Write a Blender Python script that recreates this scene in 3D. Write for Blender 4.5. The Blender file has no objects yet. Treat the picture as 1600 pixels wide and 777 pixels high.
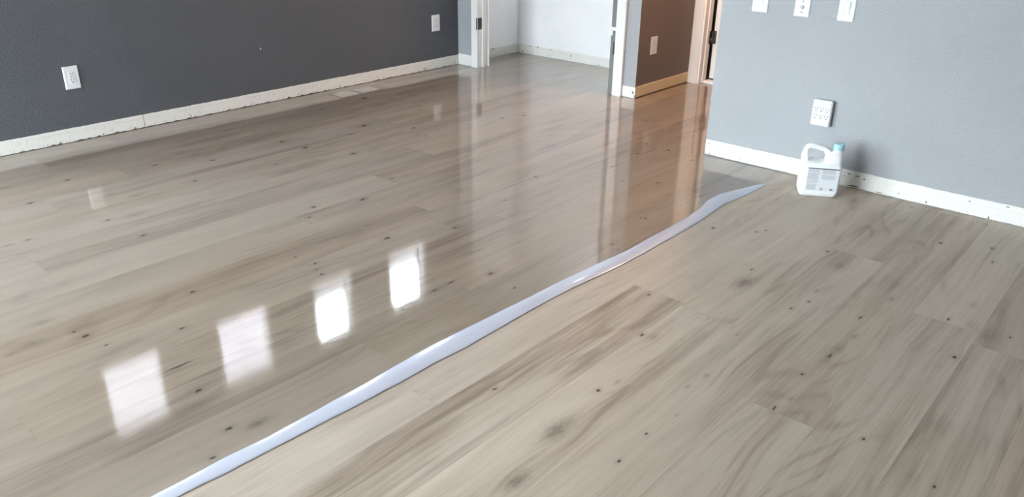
import bpy, bmesh, math, random
from mathutils import Vector, Matrix
random.seed(7)
sc = bpy.context.scene
C = sc.collection

# ------------------------------------------------------------------ camera
# world: x runs along the planks (away to the right), y away to the left, z up
F_PX, CAM_H = 1250.0, 1.5
yaw, pitch, roll = math.radians(40.4823), math.radians(24.2022), math.radians(-0.8878)
fw = Vector((math.cos(pitch)*math.cos(yaw), math.cos(pitch)*math.sin(yaw), -math.sin(pitch)))
rt = Vector((math.sin(yaw), -math.cos(yaw), 0)); dn = fw.cross(rt)
rt2 = rt*math.cos(roll) + dn*math.sin(roll); dn2 = -rt*math.sin(roll) + dn*math.cos(roll)
cd = bpy.data.cameras.new('camera'); cam = bpy.data.objects.new('camera', cd); C.objects.link(cam)
cd.sensor_width = 36.0; cd.lens = F_PX/1600*36; cd.clip_start = 0.02
M = Matrix.Identity(4)
for i in range(3):
    M[i][0] = rt2[i]; M[i][1] = -dn2[i]; M[i][2] = -fw[i]
M[2][3] = CAM_H
cam.matrix_world = M
sc.camera = cam

# ------------------------------------------------------------------ world, exposure
SKY = 34.5
w = bpy.data.worlds.new('overcast_sky'); sc.world = w; w.use_nodes = True
bg = w.node_tree.nodes['Background']; bg.inputs[0].default_value = (0.84, 0.93, 1.0, 1); bg.inputs[1].default_value = SKY
sc.view_settings.view_transform = 'Standard'; sc.view_settings.look = 'None'
sc.view_settings.exposure = 0.0; sc.view_settings.gamma = 1.0; sc.view_settings.use_curve_mapping = False
sc.cycles.max_bounces = 8; sc.cycles.diffuse_bounces = 5; sc.cycles.glossy_bounces = 3
sc.cycles.transparent_max_bounces = 12; sc.cycles.sample_clamp_indirect = 8

# key planes of the place (metres)
VL, UR, UF, UC, UH, VH = 5.289, 4.454, 5.385, 6.24, 6.225, 3.345
UB, VB, CEIL = -2.0, -2.0, 2.6
DOOR_U0, DOOR_U1, DOOR_Z = -1.9, 0.5, 2.12        # glass door in the left wall, left of the frame
WIN = [(1.73, 2.21), (2.62, 3.14), (3.54, 4.0), (4.4, 4.91)]; WZ0, WZ1 = 1.62, 2.29
BW = (2.2, 4.9, 0.0, 2.15)                            # glass doors in the wall behind the camera

def portal(name, loc, rot, sx, sy):
    l = bpy.data.lights.new(name, 'AREA'); l.shape = 'RECTANGLE'; l.size = sx; l.size_y = sy
    l.cycles.is_portal = True
    o = bpy.data.objects.new(name, l); C.objects.link(o); o.location = loc; o.rotation_euler = rot
    return o
portal('door_portal', ((DOOR_U0+DOOR_U1)/2, VL+0.17, DOOR_Z/2), (-math.pi/2, 0, 0), DOOR_U1-DOOR_U0, DOOR_Z)
portal('clerestory_portal', (3.32, VL+0.17, (WZ0+WZ1)/2), (-math.pi/2, 0, 0), 3.3, WZ1-WZ0)
portal('back_window_portal', (UB-0.17, (BW[0]+BW[1])/2, (BW[2]+BW[3])/2), (0, -math.pi/2, 0), BW[3]-BW[2], BW[1]-BW[0])

# ------------------------------------------------------------------ material helpers
class NT:
    def __init__(s, tree): s.t = tree; s.n = tree.nodes; s.l = tree.links
    def node(s, typ, **kw):
        n = s.n.new(typ)
        for k, v in kw.items(): setattr(n, k, v)
        return n
    def set(s, sock, v):
        if isinstance(v, bpy.types.NodeSocket): s.l.new(v, sock)
        elif v is not None: sock.default_value = v
    def math(s, op, a, b=None, c=None, clamp=False):
        n = s.node('ShaderNodeMath', operation=op, use_clamp=clamp)
        for i, v in enumerate((a, b, c)): s.set(n.inputs[i], v)
        return n.outputs[0]
    def vmath(s, op, a, b=None):
        n = s.node('ShaderNodeVectorMath', operation=op)
        s.set(n.inputs[0], a); s.set(n.inputs[1], b)
        return n.outputs['Value'] if op in ('LENGTH', 'DOT_PRODUCT', 'DISTANCE') else n.outputs[0]
    def noise(s, vec, scale, detail=2, rough=0.5, dist=0.0):
        n = s.node('ShaderNodeTexNoise'); s.set(n.inputs['Vector'], vec)
        n.inputs['Scale'].default_value = scale; n.inputs['Detail'].default_value = detail
        n.inputs['Roughness'].default_value = rough; n.inputs['Distortion'].default_value = dist
        return n.outputs['Fac']
    def rng(s, v, a, b, c=0.0, d=1.0, smooth=True):
        n = s.node('ShaderNodeMapRange'); n.interpolation_type = 'SMOOTHSTEP' if smooth else 'LINEAR'
        s.set(n.inputs[0], v)
        for i, x in enumerate((a, b, c, d)): s.set(n.inputs[i+1], x)
        return n.outputs[0]
    def mix(s, f, a, b, blend='MIX'):
        n = s.node('ShaderNodeMix', data_type='RGBA', blend_type=blend)
        s.set(n.inputs[0], f); s.set(n.inputs[6], a); s.set(n.inputs[7], b)
        return n.outputs[2]
    def bump(s, h, strength, dist):
        n = s.node('ShaderNodeBump'); n.inputs['Strength'].default_value = strength
        n.inputs['Distance'].default_value = dist; s.set(n.inputs['Height'], h)
        return n.outputs[0]

def col(r, g, b): return (r, g, b, 1.0)
MATS = {}
def mat(name, base, rough=0.5, bump=None, var=0.0, vscale=3.0, spec=0.5, metal=0.0, coat=0.0, emit=None):
    """principled material: slight procedural colour variation and an optional noise bump (scale, distance)"""
    m = bpy.data.materials.new(name); m.use_nodes = True
    nt = NT(m.node_tree); p = nt.n['Principled BSDF']
    geo = nt.node('ShaderNodeNewGeometry').outputs['Position']
    p.inputs['Roughness'].default_value = rough; p.inputs['Specular IOR Level'].default_value = spec
    p.inputs['Metallic'].default_value = metal; p.inputs['Coat Weight'].default_value = coat
    f = nt.noise(geo, vscale, 4)
    dark = tuple(c*(1-var) for c in base[:3])+(1,); lite = tuple(min(1, c*(1+var)) for c in base[:3])+(1,)
    nt.l.new(nt.mix(nt.rng(f, 0.3, 0.7), dark, lite), p.inputs['Base Color'])
    if bump:
        nt.l.new(nt.bump(nt.noise(geo, bump[0], 3, 0.6), bump[2] if len(bump) > 2 else 0.6, bump[1]), p.inputs['Normal'])
    if emit:
        p.inputs['Emission Color'].default_value = emit[0]; p.inputs['Emission Strength'].default_value = emit[1]
    MATS[name] = m
    return m

paint = mat('grey_wall_paint', col(0.080, 0.089, 0.103), 0.55, bump=(110, 0.007, 1.0), var=0.04, vscale=1.5, spec=0.35)
light_paint = mat('light_grey_wall_paint', col(0.350, 0.365, 0.380), 0.55, bump=(110, 0.006, 0.7), var=0.03, vscale=1.5, spec=0.35)
brown_paint = mat('brown_wall_paint', col(0.144, 0.117, 0.105), 0.55, bump=(110, 0.006, 0.7), var=0.04, vscale=1.5, spec=0.35)
white_paint = mat('white_wall_paint', col(0.87, 0.88, 0.89), 0.6, bump=(140, 0.004, 0.4), var=0.03, spec=0.3)
ceil_paint = mat('ceiling_paint', col(0.78, 0.78, 0.77), 0.8, bump=(60, 0.004), var=0.02)
trim_white = mat('white_trim_enamel', col(0.80, 0.80, 0.79), 0.35, var=0.02)
jamb_grey = mat('shaded_jamb_grey', col(0.17, 0.175, 0.17), 0.5, var=0.06)  # shade on the closet jamb put into its grey
plastic = mat('white_wall_plate_plastic', col(0.66, 0.68, 0.71), 0.3, var=0.01)
slot_dark = mat('outlet_slot_shadow', col(0.05, 0.05, 0.05), 0.6)
mark_grey = mat('grey_print', col(0.42, 0.43, 0.45), 0.6)
bronze = mat('dark_bronze_hinge', col(0.07, 0.06, 0.055), 0.4, var=0.3, vscale=60, metal=0.6)
chip_dark = mat('chipped_drywall', col(0.19, 0.17, 0.145), 0.9, var=0.4, vscale=80)
crack_tan = mat('old_caulk', col(0.36, 0.30, 0.22), 0.9, var=0.3, vscale=90)
wood_vent = mat('register_wood', col(0.19, 0.155, 0.125), 0.3, var=0.15, vscale=30, coat=0.6)
wood_bar = mat('register_bar_wood', col(0.52, 0.48, 0.43), 0.3, var=0.1, vscale=40, coat=0.4)
subfloor_m = mat('subfloor', col(0.10, 0.08, 0.06), 0.9)
jug_m = mat('white_jug_plastic', col(0.89, 0.90, 0.90), 0.32, var=0.01)
MATS['white_jug_plastic'].node_tree.nodes['Principled BSDF'].inputs['Subsurface Weight'].default_value = 0.0
cap_m = mat('pale_blue_cap_plastic', col(0.38, 0.62, 0.69), 0.35, var=0.03)
label_m = mat('jug_label_paper', col(0.74, 0.76, 0.79), 0.4, var=0.02)
ink_m = mat('label_ink_grey', col(0.42, 0.44, 0.48), 0.5)
black_m = mat('label_black_ink', col(0.03, 0.035, 0.04), 0.5)
concrete = mat('patio_concrete', col(0.42, 0.41, 0.39), 0.9, var=0.15, vscale=1.0)
siding_m = mat('pale_pink_siding', col(0.30, 0.27, 0.29), 0.8, var=0.05)
vinyl = mat('window_vinyl', col(0.75, 0.75, 0.75), 0.35)
dark_room = mat('unlit_room_dark', col(0.05, 0.05, 0.05), 0.8)  # the room's lack of light put into its wall colour

def base_material(name, tint, chips):
    """bare strip of plaster and old paint left where a skirting was pulled off"""
    m = bpy.data.materials.new(name); m.use_nodes = True
    nt = NT(m.node_tree); p = nt.n['Principled BSDF']
    geo = nt.node('ShaderNodeNewGeometry').outputs['Position']
    sep = nt.node('ShaderNodeSeparateXYZ'); nt.l.new(geo, sep.inputs[0])
    st = nt.vmath('MULTIPLY', geo, (1.0, 1.0, 0.35))
    rough_n = nt.noise(st, 70, 5, 0.7)
    big = nt.noise(geo, 7, 3)
    low = nt.rng(sep.outputs[2], 0.05, 0.0)
    g = nt.math('MULTIPLY', nt.rng(rough_n, 0.52, 0.68), nt.math('MULTIPLY', nt.rng(big, 0.35, 0.62), nt.math('ADD', low, 0.25)))
    c = nt.mix(nt.math('MULTIPLY', g, chips, clamp=True), tint, col(tint[0]*0.42, tint[1]*0.40, tint[2]*0.36))
    # an old paint line a little below the top edge
    ln = nt.math('MULTIPLY', nt.rng(nt.math('ABSOLUTE', nt.math('SUBTRACT', sep.outputs[2], nt.math('ADD', 0.066, nt.math('MULTIPLY', nt.math('SUBTRACT', big, 0.5), 0.02)))), 0.0025, 0.0), nt.rng(nt.noise(geo, 5, 2), 0.45, 0.6))
    c = nt.mix(nt.math('MULTIPLY', ln, 0.45*chips), c, col(tint[0]*0.35, tint[1]*0.34, tint[2]*0.33))
    nt.l.new(c, p.inputs['Base Color']); p.inputs['Roughness'].default_value = 0.75
    nt.l.new(nt.bump(rough_n, 0.8, 0.004), p.inputs['Normal'])
    return m
base_m = base_material('bare_plaster_strip', col(0.66, 0.66, 0.63), 1.0)
base_clean = base_material('bare_white_strip', col(0.76, 0.75, 0.71), 0.35)
base_tan = base_material('bare_tan_strip', col(0.60, 0.50, 0.33), 0.3)

def glass_material():
    m = bpy.data.materials.new('window_glass'); m.use_nodes = True
    nt = NT(m.node_tree); nt.n.remove(nt.n['Principled BSDF'])
    tr = nt.node('ShaderNodeBsdfTransparent'); tr.inputs[0].default_value = (0.96, 0.97, 0.97, 1)
    gl = nt.node('ShaderNodeBsdfGlossy'); gl.inputs['Roughness'].default_value = 0.02
    fr = nt.node('ShaderNodeValue'); fr.outputs[0].default_value = 0.07
    mx = nt.node('ShaderNodeMixShader'); nt.l.new(fr.outputs[0], mx.inputs[0]); nt.l.new(tr.outputs[0], mx.inputs[1]); nt.l.new(gl.outputs[0], mx.inputs[2])
    nt.l.new(mx.outputs[0], nt.n['Material Output'].inputs[0])
    return m
glass = glass_material()

# ------------------------------------------------------------------ mesh helpers
def add_box(bm, x0, x1, y0, y1, z0, z1, mx=None):
    vs = [bm.verts.new((x, y, z)) for x in (x0, x1) for y in (y0, y1) for z in (z0, z1)]
    for f in ((0, 1, 3, 2), (4, 6, 7, 5), (0, 4, 5, 1), (2, 3, 7, 6), (0, 2, 6, 4), (1, 5, 7, 3)):
        bm.faces.new([vs[i] for i in f])
    if mx: bmesh.ops.transform(bm, matrix=mx, verts=vs)
    return vs
def obj(name, bm, m, parent=None, smooth=False, bevel=0.0, seg=2):
    bmesh.ops.recalc_face_normals(bm, faces=bm.faces[:])
    if bevel: bmesh.ops.bevel(bm, geom=bm.edges[:], offset=bevel, segments=seg, affect='EDGES', clamp_overlap=True)
    me = bpy.data.meshes.new(name); bm.to_mesh(me); bm.free()
    if smooth:
        for p in me.polygons: p.use_smooth = True
    o = bpy.data.objects.new(name, me); C.objects.link(o)
    if m: me.materials.append(m)
    if parent: o.parent = parent
    return o
def box(name, b, m, parent=None, bevel=0.0, mx=None, seg=2):
    bm = bmesh.new(); add_box(bm, *b, mx=mx)
    return obj(name, bm, m, parent, bevel=bevel, seg=seg)
def struct(o): o['kind'] = 'structure'; return o
def tag(o, label, cat, group=None):
    o['label'] = label; o['category'] = cat
    if group: o['group'] = group
    return o
def empty(name, loc=(0, 0, 0), rot=(0, 0, 0)):
    o = bpy.data.objects.new(name, None); C.objects.link(o); o.location = loc; o.rotation_euler = rot
    o.empty_display_size = 0.05
    return o
def slab_with_holes(bm, axis, c0, c1, a0, a1, holes, z1=CEIL, z0=0.0):
    """a wall slab between c0 and c1 across AXIS ('x' or 'y'), running a0..a1, with rectangular holes (a0,a1,z0,z1)"""
    cuts = sorted({a0, a1, *[h[0] for h in holes], *[h[1] for h in holes]})
    for p, q in zip(cuts, cuts[1:]):
        mid = (p+q)/2; zs = [(z0, z1)]
        for h in holes:
            if h[0] < mid < h[1]: zs = [(z0, h[2]), (h[3], z1)]
        for s, t in zs:
            if t-s > 1e-4:
                add_box(bm, *( (c0, c1, p, q) if axis == 'x' else (p, q, c0, c1)), s, t)
def wall(name, axis, c0, c1, a0, a1, m, holes=(), z1=CEIL):
    bm = bmesh.new(); slab_with_holes(bm, axis, c0, c1, a0, a1, list(holes), z1)
    return struct(obj(name, bm, m))

# ------------------------------------------------------------------ room shell
T = 0.15
wall('wall_left', 'y', VL, VL+T, UB, UF, paint, [(DOOR_U0, DOOR_U1, 0.0, DOOR_Z)] + [(a, b, WZ0, WZ1) for a, b in WIN])
wall('wall_right', 'x', UR, UR+T, VB, 2.225, light_paint)
wall('wall_back', 'x', UB-T, UB, VB, VL, light_paint, [BW])
wall('wall_front', 'y', VB-T, VB, UB, UR+T, light_paint)
CO0, CO1 = 3.545, 5.035                                # closet opening in the far wall
wall('wall_far', 'x', UF, UF+0.12, VH+0.003, VL+T, light_paint, [(CO0-0.02, CO1+0.02, 0.0, 2.05)])
bm = bmesh.new(); slab_with_holes(bm, 'y', VH, VH+0.08, UF+0.12, UH, []); slab_with_holes(bm, 'y', VH, VH+0.003, UF+0.0005, UF+0.12, [])
struct(obj('wall_hall', bm, brown_paint))
wall('wall_hall_right', 'y', 2.225-0.12, 2.225, UR+T, UH+0.1, light_paint)
HO0, HO1 = 2.42, 3.262                                 # doorway at the end of the hall
wall('wall_hall_end', 'x', UH, UH+0.12, 2.225, VH+0.02, brown_paint, [(HO0, HO1, 0.0, 2.05)])
wall('wall_closet_back', 'x', UC, UC+0.1, VH+0.1, VL+T, white_paint)
wall('wall_closet_left', 'y', VL, VL+T, UF+0.12, UC, white_paint)
wall('wall_closet_right', 'y', VH+0.08, VH+0.10, UF+0.12, UC, white_paint)
bm = bmesh.new()                                        # dark room behind the hall door
slab_with_holes(bm, 'x', 8.4, 8.5, 1.6, 4.4, []); slab_with_holes(bm, 'y', 1.5, 1.6, UH+0.12, 8.5, []); slab_with_holes(bm, 'y', 4.4, 4.5, UC+0.1, 8.5, [])
struct(obj('wall_beyond_hall', bm, dark_room))
bm = bmesh.new(); add_box(bm, UB-T, 8.5, VB-T, VL+T, CEIL, CEIL+0.1); struct(obj('ceiling', bm, ceil_paint))

# ------------------------------------------------------------------ floor: planks
PW, V0 = 0.2365, 0.601
UP = [(0.655,1.814),(0.78,1.814),(0.887,1.814),(1.01,1.803),(1.176,1.807),(1.309,1.809),(1.41,1.811),(1.614,1.821),(1.731,1.823),(1.864,1.815),(2.013,1.81),(2.261,1.799),(2.39,1.798),(2.582,1.785),(2.739,1.774),(2.891,1.76),(3.059,1.766),(3.355,1.764),(3.55,1.773),(3.721,1.81),(3.837,1.808),(3.981,1.765),(4.119,1.725),(4.196,1.69)]
LO = [(0.703,1.76),(0.77,1.757),(0.848,1.749),(0.971,1.745),(1.079,1.742),(1.229,1.734),(1.394,1.729),(1.459,1.726),(1.615,1.729),(1.766,1.72),(1.915,1.722),(2.044,1.725),(2.249,1.725),(2.439,1.719),(2.586,1.702),(2.756,1.691),(2.977,1.688),(3.248,1.688),(3.456,1.692),(3.715,1.717),(3.897,1.694),(4.079,1.683),(4.191,1.687)]
UP = [(-0.1, 1.83), (0.3, 1.82)] + UP; LO = [(-0.1, 1.775), (0.3, 1.768)] + LO
def lerp(tab, u):
    if u <= tab[0][0]: return tab[0][1]
    for (a, x), (b, y) in zip(tab, tab[1:]):
        if u <= b: return x+(y-x)*(u-a)/(b-a)
    return tab[-1][1]

def smooth_tab(tab):
    us = [t[0] for t in tab]
    def avg(u): return sum(lerp(tab, u+d*0.025)*w_ for d, w_ in ((-2, 1), (-1, 2), (0, 3), (1, 2), (2, 1)))/9
    return [(u, avg(u) if 0.2 < u < 4.05 else lerp(tab, u)) for u in us]
UP, LO = smooth_tab(UP), smooth_tab(LO)
def wet_group():
    g = bpy.data.node_groups.new('wet_coat_mask', 'ShaderNodeTree')
    g.interface.new_socket('Mask', in_out='OUTPUT', socket_type='NodeSocketFloat')
    nt = NT(g); out = nt.node('NodeGroupOutput')
    pos = nt.node('ShaderNodeNewGeometry').outputs['Position']
    sep = nt.node('ShaderNodeSeparateXYZ'); nt.l.new(pos, sep.inputs[0])
    fc = nt.node('ShaderNodeFloatCurve')
    nt.l.new(nt.math('DIVIDE', sep.outputs[0], 5.0, clamp=True), fc.inputs['Value'])
    cv = fc.mapping.curves[0]
    us = [0.0, 0.5, 1.0, 1.5, 2.0, 2.5, 3.0, 3.4, 3.6, 3.75, 3.9, 4.1, 4.19, 4.3, 5.0]
    pts = [(u/5, ((lerp(UP, u)+lerp(LO, u))/2-1.4)/0.6) for u in us]
    cv.points[0].location = pts[0]; cv.points[1].location = pts[-1]
    for p in pts[1:-1]: cv.points.new(*p)
    fc.mapping.update()
    vb = nt.math('ADD', nt.math('MULTIPLY', fc.outputs[0], 0.6), 1.4)
    wd = nt.rng(sep.outputs[0], 4.08, 4.3, 0.008, 0.14)
    m = nt.rng(nt.math('SUBTRACT', sep.outputs[1], vb), nt.math('MULTIPLY', wd, -1.0), wd)
    nt.l.new(m, out.inputs[0])
    return g
WET = wet_group()

def knot_group():
    g = bpy.data.node_groups.new('wood_knot', 'ShaderNodeTree')
    I = g.interface
    I.new_socket('Vector', in_out='INPUT', socket_type='NodeSocketVector')
    I.new_socket('Core', in_out='INPUT', socket_type='NodeSocketFloat')
    I.new_socket('Halo', in_out='INPUT', socket_type='NodeSocketFloat')
    I.new_socket('Centre', in_out='INPUT', socket_type='NodeSocketVector')
    I.new_socket('InvSize', in_out='INPUT', socket_type='NodeSocketVector')
    I.new_socket('CoreAmount', in_out='INPUT', socket_type='NodeSocketFloat')
    I.new_socket('HaloAmount', in_out='INPUT', socket_type='NodeSocketFloat')
    I.new_socket('Vector', in_out='OUTPUT', socket_type='NodeSocketVector')
    I.new_socket('Core', in_out='OUTPUT', socket_type='NodeSocketFloat')
    I.new_socket('Halo', in_out='OUTPUT', socket_type='NodeSocketFloat')
    nt = NT(g); gi = nt.node('NodeGroupInput').outputs; go = nt.node('NodeGroupOutput').inputs
    pos = nt.node('ShaderNodeNewGeometry').outputs['Position']
    d = nt.vmath('SUBTRACT', pos, gi['Centre'])
    e = nt.vmath('MULTIPLY', d, gi['InvSize'])
    n = nt.node('ShaderNodeTexNoise'); n.inputs['Scale'].default_value = 1.1; n.inputs['Detail'].default_value = 2
    nt.l.new(nt.vmath('ADD', e, nt.vmath('MULTIPLY', gi['Centre'], (37, 53, 0))), n.inputs['Vector'])
    r = nt.vmath('LENGTH', e)
    rr = nt.math('ADD', r, nt.math('MULTIPLY', nt.math('SUBTRACT', n.outputs['Fac'], 0.5), 2.2))
    core = nt.math('MULTIPLY', nt.rng(rr, 1.15, 0.55), gi['CoreAmount'])
    gauss = nt.math('EXPONENT', nt.math('MULTIPLY', nt.math('MULTIPLY', rr, rr), -0.22))
    halo = nt.math('MULTIPLY', gauss, gi['HaloAmount'])
    nt.l.new(nt.math('MAXIMUM', gi['Core'], core), go['Core'])
    nt.l.new(nt.math('ADD', gi['Halo'], halo), go['Halo'])
    wide = nt.math('EXPONENT', nt.math('MULTIPLY', nt.math('MULTIPLY', r, r), -0.05))
    push = nt.vmath('MULTIPLY', d, (0.0, -0.55, 0.0))
    sc_ = nt.node('ShaderNodeVectorMath', operation='SCALE'); nt.l.new(push, sc_.inputs[0]); nt.l.new(wide, sc_.inputs['Scale'])
    nt.l.new(nt.vmath('ADD', gi['Vector'], sc_.outputs[0]), go['Vector'])
    return g
KNOT = knot_group()

def wood_group():
    g = bpy.data.node_groups.new('oak_plank', 'ShaderNodeTree')
    I = g.interface
    for nm, ty in (('Vector', 'NodeSocketVector'), ('Tone', 'NodeSocketFloat'), ('Warm', 'NodeSocketFloat'), ('Figure', 'NodeSocketFloat'), ('Core', 'NodeSocketFloat'), ('Halo', 'NodeSocketFloat')):
        I.new_socket(nm, in_out='INPUT', socket_type=ty)
    I.new_socket('Shader', in_out='OUTPUT', socket_type='NodeSocketShader')
    nt = NT(g); gi = nt.node('NodeGroupInput').outputs; go = nt.node('NodeGroupOutput').inputs
    V = gi['Vector']
    # slow sideways wander of the grain
    wob = nt.noise(nt.vmath('MULTIPLY', V, (1.1, 2.2, 1)), 1.0, 2)
    off = nt.node('ShaderNodeCombineXYZ'); nt.l.new(nt.math('MULTIPLY', nt.math('SUBTRACT', wob, 0.5), 0.07), off.inputs[1])
    W = nt.vmath('ADD', V, off.outputs[0])
    broad = nt.noise(nt.vmath('MULTIPLY', W, (0.6, 10, 1)), 1.0, 3, 0.55)
    streak = nt.noise(nt.vmath('MULTIPLY', W, (1.0, 42, 1)), 1.0, 4, 0.6)
    fine = nt.noise(nt.vmath('MULTIPLY', W, (5, 190, 1)), 1.0, 3, 0.6)
    blot = nt.noise(nt.vmath('MULTIPLY', V, (2.2, 6, 1)), 1.0, 3)
    # cathedral rings: contour lines of a stretched noise
    fld = nt.noise(nt.vmath('MULTIPLY', W, (0.55, 3.6, 1)), 1.0, 1, 0.4)
    ring = nt.math('SINE', nt.math('MULTIPLY', fld, 105.0))
    ring = nt.math('MULTIPLY', nt.rng(ring, 0.1, 1.0), nt.rng(blot, 0.42, 0.62))
    f = nt.math('MULTIPLY', nt.math('SUBTRACT', broad, 0.5), 0.72)
    f = nt.math('ADD', f, nt.math('MULTIPLY', nt.math('SUBTRACT', streak, 0.5), 0.36))
    f = nt.math('ADD', f, nt.math('MULTIPLY', nt.math('SUBTRACT', fine, 0.5), 0.34))
    f = nt.math('ADD', f, nt.math('MULTIPLY', nt.math('SUBTRACT', 0.5, blot), 0.35))
    f = nt.math('SUBTRACT', f, nt.math('MULTIPLY', ring, 0.10))
    f = nt.math('MULTIPLY', f, gi['Figure'])
    f = nt.math('ADD', nt.math('ADD', f, 0.5), gi['Tone'], clamp=True)
    ramp = nt.node('ShaderNodeValToRGB'); cr = ramp.color_ramp
    cr.elements[0].position = 0.0; cr.elements[0].color = col(0.185, 0.145, 0.114)
    cr.elements[1].position = 1.0; cr.elements[1].color = col(0.640, 0.583, 0.505)
    for p_, c_ in ((0.28, col(0.318, 0.262, 0.212)), (0.5, col(0.450, 0.393, 0.330)), (0.75, col(0.550, 0.492, 0.419))):
        e = cr.elements.new(p_); e.color = c_
    nt.l.new(f, ramp.inputs[0])
    c = ramp.outputs[0]
    c = nt.mix(gi['Warm'], c, nt.mix(1.0, c, col(1.04, 0.95, 0.84), 'MULTIPLY'))
    c = nt.mix(nt.math('MULTIPLY', nt.rng(gi['Halo'], 0.0, 1.0, smooth=False), 0.65), c, nt.mix(1.0, c, col(0.34, 0.30, 0.27), 'MULTIPLY'))
    c = nt.mix(gi['Core'], c, col(0.022, 0.017, 0.014))
    wetn = nt.node('ShaderNodeGroup'); wetn.node_tree = WET; wet = wetn.outputs[0]
    # a wet surface is a little deeper in colour
    c = nt.mix(wet, c, nt.mix(1.0, c, col(0.495, 0.478, 0.458), 'MULTIPLY'))
    p = nt.node('ShaderNodeBsdfPrincipled')
    nt.l.new(c, p.inputs['Base Color'])
    nt.l.new(nt.rng(wet, 0, 1, 0.48, 0.55, smooth=False), p.inputs['Roughness'])
    p.inputs['Specular IOR Level'].default_value = 0.42
    nt.l.new(wet, p.inputs['Coat Weight'])
    nt.l.new(nt.math('ADD', 0.022, nt.math('MULTIPLY', fine, 0.045)), p.inputs['Coat Roughness'])
    p.inputs['Coat IOR'].default_value = 1.6
    nt.l.new(nt.bump(nt.math('ADD', fine, nt.math('MULTIPLY', streak, 0.6)), 0.22, 0.002), p.inputs['Normal'])
    pos = nt.node('ShaderNodeNewGeometry').outputs['Position']
    rip = nt.math('ADD', nt.noise(nt.vmath('MULTIPLY', pos, (7, 110, 1)), 1.0, 3, 0.6), nt.math('MULTIPLY', fine, 0.35))
    nt.l.new(nt.bump(rip, 0.09, 0.0008), p.inputs['Coat Normal'])
    nt.l.new(p.outputs[0], go[0])
    return g
WOOD = wood_group()

# knots read off the boards: (u, v from pixel) kind d dark / s soft smudge / o brown oval / c crack
def px_floor(px, py):
    a, b = (px-800)/F_PX, (py-388.5)/F_PX
    d = rt2*a + dn2*b + fw
    t = -CAM_H/d.z
    return d.x*t, d.y*t
KN = [ # x, y, kind, size (m along the grain)
(105.5,281,'d',.016),(47.6,317.5,'d',.018),(305,282.8,'d',.013),(242,258,'d',.014),(168.6,344,'d',.013),(224,368,'d',.015),(211,336,'s',.04),(283,239,'s',.03),(332,250.6,'d',.016),(214,305,'s',.03),(44,375,'d',.012),(12,384,'s',.016),(172,304,'s',.014),
(568.6,153.7,'d',.028),(503,170,'s',.03),(628,146,'s',.04),(568.6,196.4,'d',.022),(440,221.4,'d',.016),(477,231,'d',.024),(552,240,'d',.02),(548,210,'d',.012),(431,257,'d',.012),(646,200,'d',.012),(657,172.5,'s',.03),(612.4,278.8,'d',.013),(634,275,'s',.016),(719,297.3,'s',.045),(567.3,311.5,'d',.02),(490,323.6,'d',.016),(785,184.6,'d',.018),(790,312.8,'d',.008),(446,269,'s',.05),(653.5,211,'s',.018),(666,212,'d',.01),
(819,180.6,'d',.02),(810,116,'s',.03),(858,211.5,'s',.025),(837,276,'d',.016),(995.6,240.5,'d',.016),(1011,224.8,'d',.011),(1044.5,235,'d',.016),(1082,250.6,'d',.014),(1027.8,285.8,'d',.012),(957,260,'d',.012),(972.5,283,'d',.008),(1067.7,285.3,'d',.009),(1020,181,'s',.02),(1143.6,289,'s',.016),
(133.8,525.2,'d',.016),(115.8,518.8,'d',.009),(284.4,513.4,'d',.012),(301,456.3,'d',.014),(166,539.4,'d',.007),(16.7,554,'s',.012),(47.6,538,'s',.03),(310,611,'d',.015),(281,572,'c',.045),(64,504,'s',.03),
(605,372.5,'d',.019),(710,357,'d',.013),(482.4,339.8,'d',.012),(492.7,412,'d',.011),(503,428.8,'d',.01),(494,422,'d',.007),(573.7,352,'s',.014),(461.8,401.6,'d',.007),(766.8,427.8,'d',.015),(705,441,'c',.02),(679,454,'c',.016),(500.4,469.8,'d',.009),(629,483,'d',.009),
(871,451,'d',.007),(804,450,'d',.008),(957,382,'d',.01),(965,390.6,'d',.007),(1009,341.5,'d',.01),(1001,341,'d',.006),(1095,306.5,'d',.014),(1065,322,'d',.006),
(1013.6,460.7,'d',.01),(1003.3,523.7,'d',.012),(1021,526.8,'s',.018),(935,610.5,'d',.011),(1151.4,523,'s',.01),(1103.7,587.3,'s',.011),(1074,604.8,'s',.01),(1163,442,'o',.045),(1174.5,421.3,'d',.008),(964.7,597.6,'s',.014),
(967.3,721,'d',.008),(1009.8,678,'d',.007),(1057.4,649,'s',.007),(869.5,672,'o',.05),(807.7,752,'o',.035),
(773,608,'c',.012),(403,661.5,'o',.03),(357.5,670.4,'d',.013),(332.4,715.8,'d',.009),
(1349,686.4,'d',.008),(1460,761,'d',.007),(1253.5,585,'d',.009),(1236,623,'s',.007),(1210,638,'c',.014),
(1393,467.4,'s',.017),(1335,526,'s',.014),(1297,556,'c',.022),(1310,545,'s',.02),(1344,496.5,'c',.014),(1490.9,558.3,'d',.013),(1578.4,527.4,'d',.007),(1542,526,'s',.04),(1482,499,'c',.016),(1520.5,477,'s',.018),(1264,471.6,'d',.008),(1236,482,'d',.008),(1276,455,'s',.012),(1313,417.5,'s',.03),
(1114,356.6,'d',.012),(1182,362.5,'d',.009),(1196.5,360.5,'d',.008),(1469.4,379.8,'d',.013),(1293,393,'d',.011),(1334,314,'s',.03),(1551,410,'d',.009),(1550,388,'d',.01),(1424,324,'s',.02),
]
KNOTS = [(*px_floor(x, y), k, s) for x, y, k, s in KN]

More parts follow.
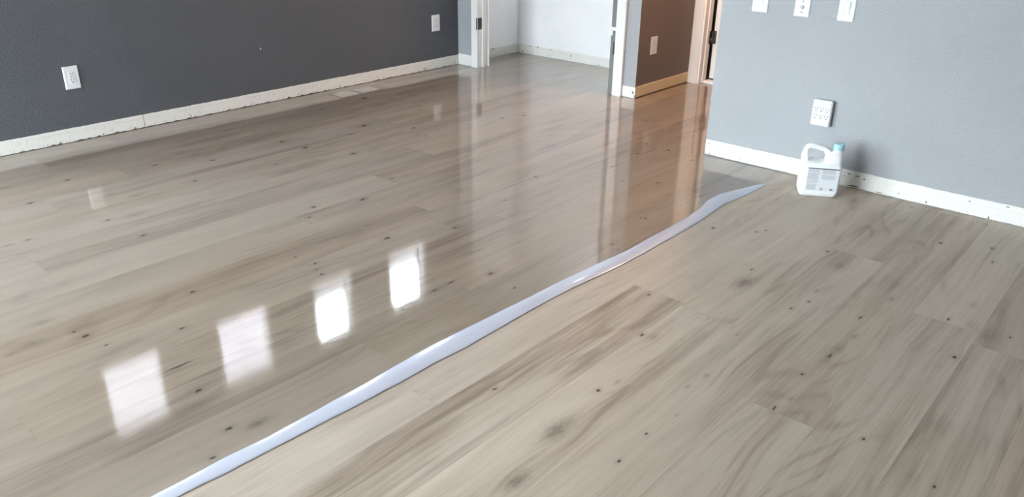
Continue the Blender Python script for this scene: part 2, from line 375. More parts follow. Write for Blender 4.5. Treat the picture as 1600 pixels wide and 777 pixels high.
TONES = {}
def plank_material(i, u0, u1, v0, v1, tone, warm, fig):
    m = bpy.data.materials.new('oak_plank_finish'); m.use_nodes = True
    nt = NT(m.node_tree); nt.n.remove(nt.n['Principled BSDF'])
    pos = nt.node('ShaderNodeNewGeometry').outputs['Position']
    rnd = random.Random(i*13+5)
    vec = nt.vmath('ADD', pos, (rnd.uniform(-40, 40), rnd.uniform(-40, 40), rnd.uniform(-9, 9)))
    core = halo = None
    for (ku, kv, kind, s) in KNOTS:
        if not (u0-0.06 < ku < u1+0.06 and v0-0.02 < kv < v1+0.02): continue
        n = nt.node('ShaderNodeGroup'); n.node_tree = KNOT
        nt.l.new(vec, n.inputs['Vector'])
        nt.set(n.inputs['Core'], core if core else 0.0); nt.set(n.inputs['Halo'], halo if halo else 0.0)
        n.inputs['Centre'].default_value = (ku, kv, 0.0)
        a, b, ca, ha = {'d': (s*0.95, s*0.58, 1.0, 0.5), 's': (s*0.8, s*0.38, 0.08, 0.55), 'o': (s*0.75, s*0.34, 0.18, 0.95), 'c': (s, 0.0045, 0.9, 0.5)}[kind]
        n.inputs['InvSize'].default_value = (1/a, 1/b, 0.0)
        n.inputs['CoreAmount'].default_value = ca; n.inputs['HaloAmount'].default_value = ha
        vec, core, halo = n.outputs['Vector'], n.outputs['Core'], n.outputs['Halo']
    g = nt.node('ShaderNodeGroup'); g.node_tree = WOOD
    nt.l.new(vec, g.inputs['Vector'])
    g.inputs['Tone'].default_value = tone; g.inputs['Warm'].default_value = warm; g.inputs['Figure'].default_value = fig
    if core: nt.l.new(core, g.inputs['Core']); nt.l.new(halo, g.inputs['Halo'])
    nt.l.new(g.outputs[0], nt.n['Material Output'].inputs[0])
    return m

bm = bmesh.new(); add_box(bm, UB-T, 8.5, VB-T, VL+T, -0.12, -0.0155)
floor = struct(obj('floor', bm, subfloor_m))
PL = 2.24
JOINTS = {0: 2.148, 3: 2.604, 6: 2.108, 9: 2.609, 12: 1.03, 15: 1.358, 11: 2.772, 4: 3.698, 5: 1.538}
TONE = {(3, 1.5): (-0.16, 0.1, 1.25), (3, 3.0): (0.0, 0.2, 0.7), (0, 1.0): (0.02, 0.3, 0.9), (0, 3.0): (-0.10, 0.4, 0.9), (-1, 2.0): (-0.07, 0.3, 1.0), (-2, 2.5): (-0.06, 0.3, 1.0),
        (9, 1.5): (-0.04, 0.8, 0.9), (9, 3.5): (0.05, 0.5, 0.9), (6, 1.0): (-0.02, 0.4, 1.0), (6, 3.0): (0.04, 0.8, 0.7),
        (12, 0.5): (0.15, 0.0, 0.6), (12, 2.0): (-0.03, 0.1, 0.9), (15, 1.0): (0.05, 0.0, 0.7), (15, 2.0): (-0.06, 0.1, 1.0),
        (11, 2.0): (0.11, 0.1, 0.7), (11, 0.3): (0.10, 0.0, 0.7), (10, 0.8): (0.10, 0.2, 0.7), (8, 0.6): (0.08, 0.3, 0.8), (7, 0.5): (0.0, 0.5, 1.1), (16, 3.0): (-0.05, 0.4, 0.9), (17, 3.0): (-0.07, 0.4, 0.9), (18, 3.0): (-0.07, 0.3, 0.9), (19, 3.0): (-0.08, 0.4, 0.8), (11, 4.0): (-0.05, 0.5, 1.1), (4, 2.0): (-0.03, 0.0, 0.6), (4, 0.8): (-0.03, 0.0, 0.6), (3, 0.2): (-0.10, 0.0, 1.1), (2, 0.0): (-0.02, 0.1, 0.9), (4, 4.0): (-0.02, 0.5, 0.7),
        (2, 2.0): (0.06, 0.2, 1.2), (1, 2.0): (0.02, 0.3, 0.9), (5, 1.0): (0.07, 0.4, 0.7), (5, 3.0): (0.0, 0.6, 0.8),
        (7, 2.0): (-0.01, 0.6, 1.1), (8, 2.0): (0.04, 0.5, 0.8), (10, 2.0): (0.06, 0.3, 0.8), (13, 2.0): (0.08, 0.0, 0.8), (14, 3.0): (-0.05, 0.5, 1.0)}
def plank_mesh(L, W):
    bm = bmesh.new(); add_box(bm, 0.00015, L-0.00015, 0.00015, W-0.00015, -0.015, 0.0)
    bmesh.ops.recalc_face_normals(bm, faces=bm.faces[:])
    me = bpy.data.meshes.new('plank'); bm.to_mesh(me); bm.free()
    return me
def in_view(u, v):
    return u*0.6937 + v*0.5921 > 0.2
k = int(math.floor((VB-V0)/PW)); pid = 0
while V0+k*PW < VL:
    v0 = V0+k*PW; v1 = min(v0+PW, VL)
    rj = random.Random(100+k)
    j = JOINTS.get(k, rj.uniform(0, PL))
    while j > UB: j -= PL
    umax = 6.45 if v1 > 2.2 else UR+0.02
    while j < umax:
        a, b = max(j, UB), min(j+PL, umax)
        j += PL
        if b-a < 0.02: continue
        mid = (a+b)/2; tone = None
        for (rk, uu), tv in TONE.items():
            if rk == k and a < uu < b: tone = tv
        if tone is None: tone = (rj.uniform(-0.08, 0.08), rj.uniform(0.1, 0.7), rj.uniform(0.7, 1.1))
        vv0, vv1 = max(v0, VB), v1
        me = plank_mesh(b-a, vv1-vv0)
        me.materials.append(plank_material(pid, a, b, vv0, vv1, *tone))
        o = bpy.data.objects.new('plank', me); C.objects.link(o); o.parent = floor
        o.location = (a, vv0, 0)
        pid += 1
    k += 1

# ------------------------------------------------------------------ bare strips where the skirting was
def ragged_board(bm, axis, face, sgn, a0, a1, h, th, seed, gap=0.004, rag=0.004):
    """thin board on a wall: AXIS is the wall normal, FACE its plane, SGN the side it stands proud of; uneven lower and upper edges"""
    r = random.Random(seed); n = max(2, int((a1-a0)/0.02)); rows = []
    for i in range(n+1):
        a = a0+(a1-a0)*i/n
        zb = gap+max(0, r.gauss(0, rag)); zt = h+r.uniform(-0.0012, 0.0012)
        pts = [(0, zb), (th, zb), (th, zt-0.002), (th-0.002, zt), (0, zt)]
        rows.append([bm.verts.new((face+sgn*d, a, z) if axis == 'x' else (a, face+sgn*d, z)) for d, z in pts])
    for p, q in zip(rows, rows[1:]):
        for s in range(5):
            bm.faces.new((p[s], p[(s+1) % 5], q[(s+1) % 5], q[s]))
    bm.faces.new(rows[0]); bm.faces.new(rows[-1][::-1])
def strip(name, axis, face, sgn, spans, h, m, th=0.006, seed=1, rag=0.003, gap=0.003):
    root = None
    for i, (a0, a1) in enumerate(spans):
        bm = bmesh.new(); ragged_board(bm, axis, face, sgn, a0, a1, h, th, seed+i, gap, rag)
        o = obj(name if root is None else 'board', bm, m, root)
        if root is None: root = struct(o)
    return root
bl = strip('baseboard_left', 'y', VL, -1, [(1.26, 2.362), (2.366, UF-0.008)], 0.088, base_m, seed=3, rag=0.004)
br = strip('baseboard_right', 'x', UR, -1, [(VB+0.01, 2.222)], 0.098, base_clean, seed=9, rag=0.0015, gap=0.005)
bf = strip('baseboard_far', 'x', UF, -1, [(5.112, VL-0.007)], 0.102, base_clean, seed=12, rag=0.0015)
bp = strip('baseboard_pillar', 'x', UF, -1, [(VH-0.004, 3.462)], 0.088, base_clean, seed=14, rag=0.001)
bh = strip('baseboard_hall', 'y', VH, -1, [(UF+0.01, UH-0.022)], 0.092, base_tan, seed=17, rag=0.0005, gap=0.010)
bc = strip('baseboard_closet_back', 'x', UC, -1, [(3.46, VL-0.005)], 0.088, base_clean, th=0.004, seed=20, rag=0.0025)
bcl = strip('baseboard_closet_left', 'y', VL, -1, [(UF+0.14, UC-0.005)], 0.088, base_m, th=0.004, seed=22)

def chip(parent, axis, face, sgn, a, z, wa, wz, seed, m=chip_dark, t=0.0012):
    """small irregular gouge flake, a few millimetres thick edge"""
    r = random.Random(seed); bm = bmesh.new(); n = 9; top = []; bot = []
    for i in range(n):
        t_ = 2*math.pi*i/n; q = r.uniform(0.45, 1.0)
        da, dz = math.cos(t_)*wa*q*0.75, math.sin(t_)*wz*q*0.7
        P = lambda d: (face+sgn*d, a+da, z+dz) if axis == 'x' else (a+da, face+sgn*d, z+dz)
        top.append(bm.verts.new(P(t))); bot.append(bm.verts.new(P(0)))
    bm.faces.new(top); bm.faces.new(bot[::-1])
    for i in range(n): bm.faces.new((top[i], top[(i+1) % n], bot[(i+1) % n], bot[i]))
    return obj('chip', bm, m, parent)
f6 = 0.006
for a, z, wa, wz in ((1.75, .012, .008, .006), (2.09, .012, .014, .008), (2.3, .012, .02, .006), (3.0, .012, .01, .008), (3.33, .01, .02, .005), (3.75, .012, .012, .008), (4.0, .012, .02, .005), (4.95, .02, .006, .018), (5.2, .01, .01, .01), (2.7, .015, .01, .008), (4.4, .03, .01, .006), (3.6, .02, .008, .012)):
    chip(bl, 'y', VL-f6, -1, a, z, wa, wz, int(a*100))
box('crack', (2.3615, 2.3665, VL-0.0075, VL-0.001, 0.004, 0.085), crack_tan, bl)
for v, z, wa, wz in ((1.335, .078, .014, .006), (1.29, .074, .02, .006), (1.25, .066, .012, .008), (1.3, .014, .06, .008), (1.16, .012, .03, .005), (1.36, .06, .006, .006), (0.92, .018, .008, .01), (0.62, .012, .006, .014), (0.55, .088, .014, .006), (0.72, .075, .012, .004), (2.2, .075, .010, .006), (2.19, .06, .006, .004), (1.98, .02, .008, .005), (2.19, .012, .02, .006), (1.06, .03, .008, .005)):
    chip(br, 'x', UR-f6, -1, v, z, wa, wz, int(v*100))
for v, z, wa, wz in ((5.2, .082, .012, .008), (5.13, .08, .03, .008), (5.03, .082, .03, .008), (4.86, .078, .02, .006), (4.62, .05, .012, .016), (4.3, .01, .05, .006), (5.22, .02, .02, .012), (4.9, .02, .01, .006)):
    chip(bc, 'x', UC-0.004, -1, v, z, wa, wz, int(v*100))
for u, z, wa, wz in ((5.78, .082, .05, .012), (5.86, .08, .05, .008), (5.9, .02, .012, .01), (6.05, .02, .008, .008)):
    chip(bcl, 'y', VL-0.004, -1, u, z, wa, wz, int(u*100))
chip(bp, 'x', UF-f6, -1, 3.362, .045, .014, .022, 5, jamb_grey); chip(bp, 'x', UF-f6, -1, 3.345, .02, .008, .02, 6)
chip(bp, 'x', UF-f6, -1, 3.385, .066, .006, .008, 8, mark_grey)

# ------------------------------------------------------------------ door casings
def casing_leg(name, axis, face, sgn, a0, a1, z1, th, m, parent=None):
    """flat casing with eased edges"""
    b = (min(face, face+sgn*th), max(face, face+sgn*th), a0, a1, 0.0, z1) if axis == 'x' else (a0, a1, min(face, face+sgn*th), max(face, face+sgn*th), 0.0, z1)
    return box(name, b, m, parent, bevel=0.003)
# closet opening
tc = struct(casing_leg('trim_1', 'x', UF, -1, CO1-0.002, 5.108, 2.115, 0.018, trim_white))
casing_leg('casing_leg', 'x', UF, -1, 3.464, CO0+0.002, 2.115, 0.030, trim_white, tc)
box('casing_head', (UF-0.018, UF, CO0+0.003, CO1-0.003, 2.035, 2.115), trim_white, tc, bevel=0.003)
box('jamb', (UF+0.001, UF+0.135, CO1, CO1+0.019, 0, 2.04), trim_white, tc, bevel=0.001)
box('door_stop', (UF+0.045, UF+0.082, CO1-0.011, CO1-0.0005, 0, 2.035), trim_white, tc, bevel=0.002)
box('inner_casing', (UF+0.122, UF+0.14, CO1-0.012, CO1+0.06, 0, 2.1), trim_white, tc, bevel=0.002)
jg = box('jamb', (UF+0.002, UF+0.10, CO0+0.003, CO0+0.062, 0, 2.035), jamb_grey, tc, bevel=0.001)
box('door_stop', (UF+0.103, UF+0.125, CO0+0.003, CO0+0.074, 0.08, 2.03), trim_white, tc, bevel=0.002)
box('strike_block', (UF-0.012, UF+0.0015, CO0+0.004, CO0+0.066, 0.502, 0.527), trim_white, jg, bevel=0.002)
box('strike_block', (UF-0.010, UF+0.0015, CO0+0.040, CO0+0.068, 0.462, 0.500), trim_white, jg, bevel=0.002)
def hinge(parent, b1, b2, knuckle, kr, z0, z1):
    """two leaves and a five-part knuckle"""
    h = box('hinge', (*b1, z0, z1), bronze, parent, bevel=0.0008)
    if b2: box('hinge_leaf', (*b2, z0, z1), bronze, h, bevel=0.0008)
    bm = bmesh.new()
    for i in range(5):
        za, zb = z0+(z1-z0)*i/5+0.0006, z0+(z1-z0)*(i+1)/5-0.0006
        bmesh.ops.create_cone(bm, cap_ends=True, segments=12, radius1=kr, radius2=kr, depth=zb-za, matrix=Matrix.Translation((knuckle[0], knuckle[1], (za+zb)/2)))
    obj('knuckle', bm, bronze, h)
    return h
hinge(tc, (UF+0.003, UF+0.042, CO1-0.004, CO1-0.0002), (UF-0.0215, UF-0.0185, CO1-0.001, CO1+0.008), (UF-0.006, CO1-0.008), 0.006, 0.343, 0.444)
hinge(jg, (UF-0.002, UF+0.0015, CO0+0.005, CO0+0.026), None, (UF-0.004, CO0+0.028), 0.005, 0.315, 0.415)
# hall doorway
th_ = struct(casing_leg('trim_2', 'x', UH, -1, HO1-0.003, VH-0.001, 2.12, 0.02, trim_white))
box('casing_head', (UH-0.02, UH, HO0, HO1-0.004, 2.04, 2.12), trim_white, th_, bevel=0.003)
box('jamb', (UH-0.005, UH+0.125, HO1-0.019, HO1-0.0005, 0, 2.04), trim_white, th_, bevel=0.001)
box('door_stop', (UH+0.045, UH+0.078, HO1-0.030, HO1-0.0195, 0, 2.035), trim_white, th_, bevel=0.003)
box('threshold', (UH+0.05, UH+0.14, HO0, HO1-0.031, 0.0, 0.022), trim_white, th_, bevel=0.004)
d1 = struct(box('door_1', (UH+0.150, UH+0.90, HO1-0.078, HO1-0.034, 0.028, 2.03), trim_white, bevel=0.002))
hinge(d1, (UH+0.146, UH+0.1496, HO1-0.060, HO1-0.036), (UH+0.10, UH+0.124, HO1-0.0215, HO1-0.0195), (UH+0.138, HO1-0.030), 0.007, 0.322, 0.43)

# ------------------------------------------------------------------ windows and glass door of the left wall
def glazed(name, axis, c, a0, a1, z0, z1, mull=0):
    fr = 0.045; d0, d1 = c-0.03, c+0.03
    def B(p, q, s, t, x0=d0, x1=d1): return (x0, x1, p, q, s, t) if axis == 'x' else (p, q, x0, x1, s, t)
    root = struct(box(name, B(a0, a1, z0, z0+fr), vinyl, bevel=0.003))
    for b in (B(a0, a1, z1-fr, z1), B(a0, a0+fr, z0+fr, z1-fr), B(a1-fr, a1, z0+fr, z1-fr)):
        box('frame', b, vinyl, root, bevel=0.003)
    cuts = [a0+fr]+[a0+(a1-a0)*(i+1)/(mull+1) for i in range(mull)]+[a1-fr]
    for m_ in cuts[1:-1]: box('mullion', B(m_-0.03, m_+0.03, z0+fr, z1-fr), vinyl, root, bevel=0.003)
    for p, q in zip(cuts, cuts[1:]): box('pane', B(p, q, z0+fr, z1-fr, c-0.003, c+0.003), glass, root)
    return root
for i, (a, b) in enumerate(WIN): glazed('window_%d' % (i+1), 'y', VL+0.035, a, b, WZ0, WZ1)
glazed('door_2', 'y', VL+0.08, DOOR_U0, DOOR_U1, 0.0, DOOR_Z, 1)
glazed('door_3', 'x', UB-0.08, *BW, 1)

# outside: patio ground, an unseen house added to dim the clerestory panes
bm = bmesh.new(); add_box(bm, -40, 40, VL+T, 60, -0.35, -0.15); add_box(bm, -40, UB-T, -40, VL+T, -0.35, -0.15)
struct(obj('ground', bm, concrete))
nb = struct(empty('added_house', (2.0, 9.0, -0.15)))
box('tall_wall', (-4.5, 3.4, 0.0, 5.0, 0.0, 5.25), siding_m, nb); box('tall_roof', (-4.8, 3.6, -0.25, 5.3, 5.25, 5.4), concrete, nb)
box('low_wing', (3.4, 10.0, 0.0, 5.0, 0.0, 4.1), siding_m, nb); box('wing_roof', (3.62, 10.2, -0.25, 5.3, 4.1, 4.2), concrete, nb)

# ------------------------------------------------------------------ poured line of milky floor finish
def finish_line():
    bm = bmesh.new(); rows = []; us = []
    u = -0.1
    while u < 4.185: us.append(u); u += 0.03
    us.append(4.193)
    r = random.Random(4)
    for u in us:
        lo, up = lerp(LO, u), lerp(UP, u+0.0)
        up += 0.0006*math.sin(u*31)+0.0004*math.sin(u*67); lo += 0.0006*math.sin(u*27+1)+0.0004*math.sin(u*59)
        if up-lo < 0.004: up = lo+0.004
        wd = up-lo; hgt = min(0.0042, 0.09*wd+0.0008)
        e = min(0.006, wd*0.3)
        prof = [(0, 0.0003), (0.0, hgt*0.45), (e*0.35, hgt*0.8), (e, hgt), (wd*0.5, hgt*1.06), (wd-e, hgt*1.05), (wd-e*0.35, hgt*0.85), (wd, hgt*0.45), (wd, 0.0003)]
        rows.append([bm.verts.new((u, lo+y, z)) for y, z in prof])
    for p, q in zip(rows, rows[1:]):
        for s in range(len(p)-1): bm.faces.new((p[s], p[s+1], q[s+1], q[s]))
        bm.faces.new((p[-1], p[0], q[0], q[-1]))
    bm.faces.new(rows[0]); bm.faces.new(rows[-1][::-1])
    m = mat('milky_floor_finish', col(0.50, 0.535, 0.64), 0.22, var=0.03, vscale=5, spec=0.5, coat=0.5, bump=(7, 0.0015, 0.25))
    m.node_tree.nodes['Principled BSDF'].inputs['Coat Roughness'].default_value = 0.08
    o = obj('poured_floor_finish', bm, m, smooth=True)
    return tag(o, 'long wavy line of milky white liquid finish poured across the planks', 'liquid')
finish_line()

# ------------------------------------------------------------------ wall plates; local frame: x right along wall, y out of wall, z up
PWD, PHT = 0.088, 0.138
def plate_body(w_, h_, t_=0.006):
    bm = bmesh.new(); vs = []
    for (k_, y) in ((0, 0.0), (0, t_*0.45), (0.004, t_)):
        vs.append([bm.verts.new((sx*(w_/2-k_), y, sz*(h_/2-k_))) for sx, sz in ((-1, -1), (1, -1), (1, 1), (-1, 1))])
    for p, q in zip(vs, vs[1:]):
        for i in range(4): bm.faces.new((p[i], p[(i+1) % 4], q[(i+1) % 4], q[i]))
    bm.faces.new(vs[0][::-1]); bm.faces.new(vs[-1])
    return bm
def rounded_face(w_, h_, y0, y1, r_=0.006):
    bm = bmesh.new(); add_box(bm, -w_/2, w_/2, y0, y1, -h_/2, h_/2)
    ed = [e for e in bm.edges if abs(e.verts[0].co.y-e.verts[1].co.y) > 1e-5]
    bmesh.ops.bevel(bm, geom=ed, offset=r_, segments=4, affect='EDGES')
    return bm
def slots(parent, cx, cz, y, s=1.0):
    for sx, hh in ((-1, 0.0105), (1, 0.0085)):
        box('slot', (cx+sx*0.0075*s-0.0013*s, cx+sx*0.0075*s+0.0013*s, y-0.0012, y+0.0004, cz+0.002*s, cz+0.002*s+hh*s), slot_dark, parent)
    bm = bmesh.new(); bmesh.ops.create_cone(bm, cap_ends=True, segments=12, radius1=0.0034*s, radius2=0.0034*s, depth=0.0016, matrix=Matrix.Translation((cx, y-0.0004, cz-0.0075*s)) @ Matrix.Rotation(math.pi/2, 4, 'X'))
    obj('ground_hole', bm, slot_dark, parent)
def screw(parent, x, y, z):
    bm = bmesh.new(); bmesh.ops.create_cone(bm, cap_ends=True, segments=12, radius1=0.0032, radius2=0.0026, depth=0.0012, matrix=Matrix.Translation((x, y, z)) @ Matrix.Rotation(-math.pi/2, 4, 'X'))
    obj('screw', bm, plastic, parent)
def outlet(name, loc, rotz, label, w_=PWD, h_=PHT):
    root = empty(name, loc, (0, 0, rotz)); tag(root, label, 'outlet')
    obj('cover_plate', plate_body(w_, h_), plastic, root)
    rc = obj('receptacle', rounded_face(0.036, 0.070, 0.0055, 0.0078, 0.003), plastic, root)
    for cz in (0.018, -0.018): slots(rc, 0, cz, 0.0078, 1.15)
    for z in (0.05, -0.05): screw(root, 0, 0.0063, z)
    root.scale = (1, 1.6, 1)
    return root
# walls facing -y (left wall, hall): local x must run along +x when seen from the room -> rotate by pi
outlet('wall_outlet', (1.971, VL, 0.397), math.pi, 'white duplex outlet on the dark grey wall, at far left near the frame edge', 0.090, 0.139)
outlet('wall_outlet', (5.100, VL, 0.403), math.pi, 'white duplex outlet on the dark grey wall beside the white closet casing', 0.094, 0.141)
def rocker(name, loc, rotz, label, kind):
    root = empty(name, loc, (0, 0, rotz)); tag(root, label, 'switch' if kind != 'knob' else 'wall plate')
    obj('cover_plate', plate_body(0.094 if kind == 'hall' else 0.087, PHT), plastic, root)
    if kind in ('rocker', 'hall'):
        bm = bmesh.new(); W2, H2 = 0.0165, 0.033          # rocker paddle, tilted halves
        pr = [(-H2, 0.0058), (-H2, 0.0072), (0, 0.0088), (H2, 0.0110), (H2, 0.0058)]
        a = [bm.verts.new((-W2, y, z)) for z, y in pr]; b = [bm.verts.new((W2, y, z)) for z, y in pr]
        for i in range(5): bm.faces.new((a[i], a[(i+1) % 5], b[(i+1) % 5], b[i]))
        bm.faces.new(a[::-1]); bm.faces.new(b)
        obj('rocker_paddle', bm, plastic, root)
        bm = bmesh.new()
        for b_ in ((-0.0185, -0.0170, -0.0350, 0.0350), (0.0170, 0.0185, -0.0350, 0.0350), (-0.0170, 0.0170, -0.0350, -0.0335), (-0.0170, 0.0170, 0.0335, 0.0350)):
            add_box(bm, b_[0], b_[1], 0.0055, 0.0062, b_[2], b_[3])
        obj('paddle_gap', bm, mark_grey, root)
    if kind == 'rocker':
        box('dimmer_slider', (-0.0145, -0.0125, 0.0058, 0.0098, -0.002, 0.026), mark_grey, root, bevel=0.0004)
    if kind == 'knob':
        bm = bmesh.new()
        for rr, y0, y1 in ((0.0115, 0.0055, 0.0085), (0.009, 0.0085, 0.012)):
            bmesh.ops.create_cone(bm, cap_ends=True, segments=24, radius1=rr, radius2=rr*0.94, depth=y1-y0, matrix=Matrix.Translation((0, (y0+y1)/2, -0.018)) @ Matrix.Rotation(-math.pi/2, 4, 'X'))
        obj('round_dial', bm, mark_grey, root)
        box('indicator_slot', (-0.008, 0.008, 0.0056, 0.0068, -0.046, -0.0425), black_m, root)
        bm = bmesh.new(); bmesh.ops.create_cone(bm, cap_ends=True, segments=24, radius1=0.006, radius2=0.0055, depth=0.004, matrix=Matrix.Translation((0.0, 0.0075, 0.012)) @ Matrix.Rotation(-math.pi/2, 4, 'X'))
        obj('upper_dial', bm, mark_grey, root)
    return root
ZP = 0.885+PHT/2
# right wall faces -x: rotate so local y points to -x
rocker('light_switch', (UR, 1.9905, ZP), math.pi/2, 'white rocker switch plate on the light grey wall, nearest the hallway corner', 'plain' if False else 'hall')
rocker('control_plate', (UR, 1.7475, ZP), math.pi/2, 'white wall plate with a round dial, middle of three in a row', 'knob')
rocker('light_switch', (UR, 1.5085, ZP), math.pi/2, 'white dimmer switch plate, rightmost of three above the six outlet tap', 'rocker')
rocker('light_switch', (5.606, VH, 0.388), math.pi, 'peach tinted blank rocker plate low on the brown hallway wall', 'hall')

# six-outlet tap
tp = empty('outlet_tap', (UR, 1.5375, 0.3915), (0, 0, math.pi/2)); tag(tp, 'white six outlet tap plugged low on the light grey wall above the jug', 'outlet tap')
bm = bmesh.new(); add_box(bm, -0.0525, 0.0525, 0.004, 0.034, -0.0715, 0.0715); obj('tap_body', bm, plastic, tp, bevel=0.004, seg=3)
box('back_plate', (-0.048, 0.048, 0.0, 0.006, -0.067, 0.067), mark_grey, tp)
for cz in (0.019, -0.022):
    for cx in (-0.031, 0.0, 0.031): slots(tp, cx, cz, 0.0342, 1.0)
for cx in (-0.018, -0.041):
    bm = bmesh.new(); bmesh.ops.create_cone(bm, cap_ends=True, segments=14, radius1=0.003, radius2=0.0025, depth=0.002, matrix=Matrix.Translation((cx, 0.035, 0.056)) @ Matrix.Rotation(-math.pi/2, 4, 'X'))
    obj('indicator_light', bm, mark_grey, tp)
for i, (x0, x1) in enumerate(((0.006, 0.04), (-0.004, 0.04))):
    box('fine_print', (x0, x1, 0.0338, 0.0345, -0.056-0.005*i, -0.0535-0.005*i), label_m, tp)

# nick in the dark wall paint
chip(bpy.data.objects['wall_left'], 'y', VL, -1, 3.314, 0.404, 0.010, 0.012, 77, plastic)

# ------------------------------------------------------------------ floor register by the dark wall
rg = empty('floor_register', (4.008, 5.087, 0.0)); tag(rg, 'flush wooden floor vent with two banks of pale bars by the dark wall', 'vent')
bm = bmesh.new()
for b in ((-0.205, 0.205, -0.083, -0.070), (-0.205, 0.205, 0.070, 0.083), (-0.205, -0.192, -0.070, 0.070), (0.192, 0.205, -0.070, 0.070), (-0.016, 0.016, -0.070, 0.070)):
    add_box(bm, b[0], b[1], b[2], b[3], 0.0002, 0.003)
obj('vent_frame', bm, wood_vent, rg)
box('duct_opening', (-0.192, 0.192, -0.070, 0.070, 0.0002, 0.0006), wood_vent, rg)
proto = None
for sx in (-1, 1):
    for i in range(8):
        x = sx*(0.029+i*0.0215)
        if proto is None:
            proto = box('slat', (-0.0030, 0.0030, -0.070, 0.070, 0.0006, 0.0042), wood_bar, rg, bevel=0.0008)
            proto.location.x = x
        else:
            o = proto.copy(); C.objects.link(o); o.parent = rg; o.location.x = x

# ------------------------------------------------------------------ jug of floor finish; local x along front face, y to the back, z up
ang = math.atan2(-0.877, 0.481)
jug = empty('plastic_jug', (4.121, 1.482, 0.0), (0, 0, ang)); tag(jug, 'white plastic jug with a handle and pale blue cap on the floor', 'jug')
def rrect(cx, cy, hx, hy, r, n=6):
    r = min(r, hx*0.999, hy*0.999); out = []
    for qx, qy, a0 in ((1, 1, 0), (-1, 1, 90), (-1, -1, 180), (1, -1, 270)):
        for i in range(n+1):
            a = math.radians(a0+90*i/n)
            out.append((cx+qx*(hx-r)+math.cos(a)*r, cy+qy*(hy-r)+math.sin(a)*r))
    return out
def loft(bm, secs, cap0=True, cap1=True):
    rows = [[bm.verts.new((x, y, z)) for x, y in pts] for pts, z in secs]
    n = len(rows[0])
    for p, q in zip(rows, rows[1:]):
        for i in range(n): bm.faces.new((p[i], p[(i+1) % n], q[(i+1) % n], q[i]))
    if cap0: bm.faces.new(rows[0][::-1])
    if cap1: bm.faces.new(rows[-1])
bm = bmesh.new(); JX, JY = 0.1015, 0.06
S = []
for z, hx, hy, r in ((0.0, 0.083, 0.044, 0.02), (0.003, 0.090, 0.050, 0.02), (0.012, 0.097, 0.056, 0.02), (0.03, 0.101, 0.059, 0.015), (0.10, 0.102, 0.060, 0.014), (0.165, 0.102, 0.060, 0.014), (0.176, 0.100, 0.058, 0.016), (0.185, 0.095, 0.053, 0.02), (0.190, 0.082, 0.042, 0.022), (0.192, 0.062, 0.026, 0.02)):
    S.append((rrect(JX, JY, hx, hy, r), z))
loft(bm, S)
body = obj('jug_body', bm, jug_m, jug, smooth=True)
# shoulder tower under the cap
bm = bmesh.new()
loft(bm, [(rrect(0.160, 0.06, 0.042, 0.052, 0.02), 0.172), (rrect(0.161, 0.06, 0.0425, 0.049, 0.024), 0.205), (rrect(0.163, 0.06, 0.041, 0.043, 0.03), 0.228), (rrect(0.169, 0.06, 0.035, 0.035, 0.029), 0.243), (rrect(0.178, 0.06, 0.0245, 0.0245, 0.024), 0.251), (rrect(0.178, 0.06, 0.0235, 0.0235, 0.023), 0.262)])
obj('spout', bm, jug_m, jug, smooth=True)
# handle: swept rounded-square section
bm = bmesh.new()
path = [(0.016, 0.170), (0.014, 0.205), (0.0135, 0.245), (0.0205, 0.260), (0.036, 0.268), (0.066, 0.266), (0.096, 0.261), (0.114, 0.253), (0.127, 0.239), (0.137, 0.220), (0.144, 0.195)]
rings = []
for i, (x, z) in enumerate(path):
    a = path[max(i-1, 0)]; b = path[min(i+1, len(path)-1)]
    t = Vector((b[0]-a[0], 0, b[1]-a[1])).normalized(); nrm = Vector((-t.z, 0, t.x))
    h1, h2 = (0.0135, 0.017) if 2 <= i <= 7 else (0.018, 0.022)
    pts = rrect(0, 0, h1, h2, 0.009, 4)
    rings.append([bm.verts.new(Vector((x, 0.06, z))+nrm*p+Vector((0, q, 0))) for p, q in pts])
for p, q in zip(rings, rings[1:]):
    n = len(p)
    for i in range(n): bm.faces.new((p[i], p[(i+1) % n], q[(i+1) % n], q[i]))
bm.faces.new(rings[0][::-1]); bm.faces.new(rings[-1])
obj('handle', bm, jug_m, jug, smooth=True)
# left column of the body rising into the handle
bm = bmesh.new()
loft(bm, [(rrect(0.0195, 0.066, 0.0195, 0.050, 0.016), 0.160), (rrect(0.017, 0.086, 0.017, 0.032, 0.014), 0.205), (rrect(0.016, 0.090, 0.015, 0.026, 0.013), 0.218), (rrect(0.016, 0.090, 0.009, 0.018, 0.008), 0.224)])
obj('shoulder', bm, jug_m, jug, smooth=True)
# ribbed cap
bm = bmesh.new()
def ribbed(r, n=40): return [(0.178+math.cos(2*math.pi*i/n)*(r+(0.0007 if i % 2 else 0)), 0.06+math.sin(2*math.pi*i/n)*(r+(0.0007 if i % 2 else 0))) for i in range(n)]
loft(bm, [(ribbed(0.0265), 0.256), (ribbed(0.0272), 0.258), (ribbed(0.0268), 0.285), (ribbed(0.0245), 0.2895)])
obj('cap', bm, cap_m, jug)
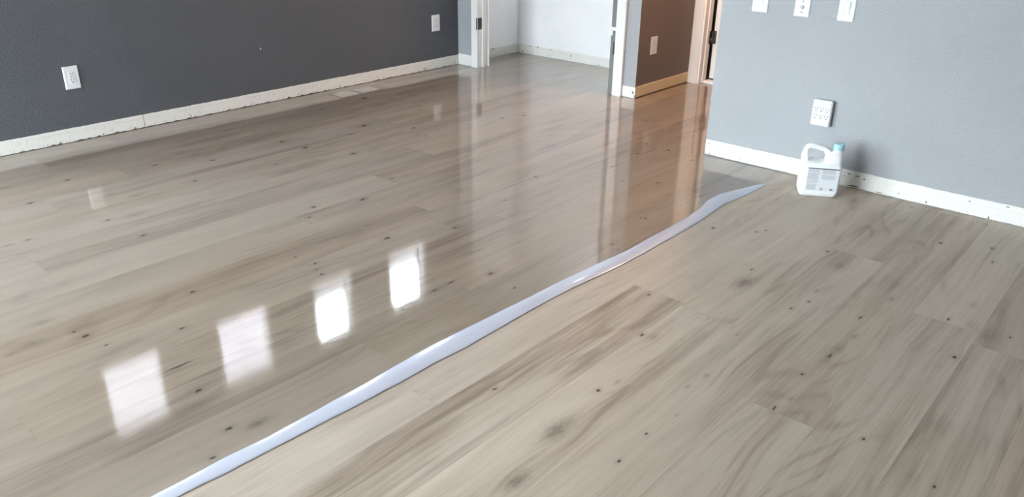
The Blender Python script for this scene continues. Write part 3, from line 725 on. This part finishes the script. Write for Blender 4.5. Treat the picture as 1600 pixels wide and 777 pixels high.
# label with print on the front face (y = 0)
lb = box('label', (0.032, 0.192, -0.0008, 0.004, 0.038, 0.164), label_m, jug, bevel=0.0003)
box('black_band', (0.032, 0.192, -0.0014, 0.003, 0.1595, 0.164), black_m, lb)
rl = random.Random(3)
for cx0, cx1, z0_, z1_ in ((0.034, 0.098, 0.078, 0.155), (0.106, 0.180, 0.104, 0.155), (0.036, 0.094, 0.044, 0.073)):
    z = z1_
    while z > z0_:
        box('print_line', (cx0, cx1-rl.uniform(0, 0.012), -0.0012, 0.002, z-0.0024, z), ink_m, lb)
        z -= 0.0048 if rl.random() > 0.15 else 0.0085
for i in range(6):
    box('barcode_bar', (0.158+i*0.0036, 0.158+i*0.0036+(0.0026 if i < 3 else 0.0014), -0.0012, 0.002, 0.044, 0.054), black_m if i < 3 else ink_m, lb)
box('logo', (0.106, 0.122, -0.0012, 0.002, 0.041, 0.056), ink_m, lb, bevel=0.0005)

# ------------------------------------------------------------------ hallway ceiling lamp, and one added to brighten the closet
def ceiling_lamp(x, y, label, r0, colour, energy, glow):
    lp = empty('ceiling_lamp', (x, y, CEIL)); tag(lp, label, 'lamp')
    bm = bmesh.new(); bmesh.ops.create_cone(bm, cap_ends=True, segments=32, radius1=r0*1.1, radius2=r0*1.03, depth=0.02, matrix=Matrix.Translation((0, 0, -0.01)))
    obj('lamp_base', bm, bronze, lp)
    bm = bmesh.new()
    loft(bm, [([(math.cos(2*math.pi*i/32)*r*r0, math.sin(2*math.pi*i/32)*r*r0) for i in range(32)], z) for r, z in ((1.0, -0.0205), (1.0, -0.045), (0.9, -0.075), (0.62, -0.098), (0.2, -0.108))])
    obj('shade', bm, mat('lit_frosted_glass', col(0.9, 0.85, 0.75), 0.5, emit=(col(*colour), glow)), lp, smooth=True)
    l = bpy.data.lights.new('lamp_light', 'POINT'); l.energy = energy; l.color = colour; l.shadow_soft_size = 0.12
    lo_ = bpy.data.objects.new('lamp_light', l); C.objects.link(lo_); lo_.parent = lp; lo_.location = (0, 0, -0.26)
ceiling_lamp(5.55, 2.66, 'round frosted hallway ceiling lamp giving warm light', 0.145, (1.0, 0.58, 0.35), 115, 6.0)
ceiling_lamp(5.88, 4.0, 'small frosted lamp added on the closet ceiling to brighten the closet', 0.09, (0.95, 0.97, 1.0), 14, 4.0)  # unseen lamp, added for more light in the closet
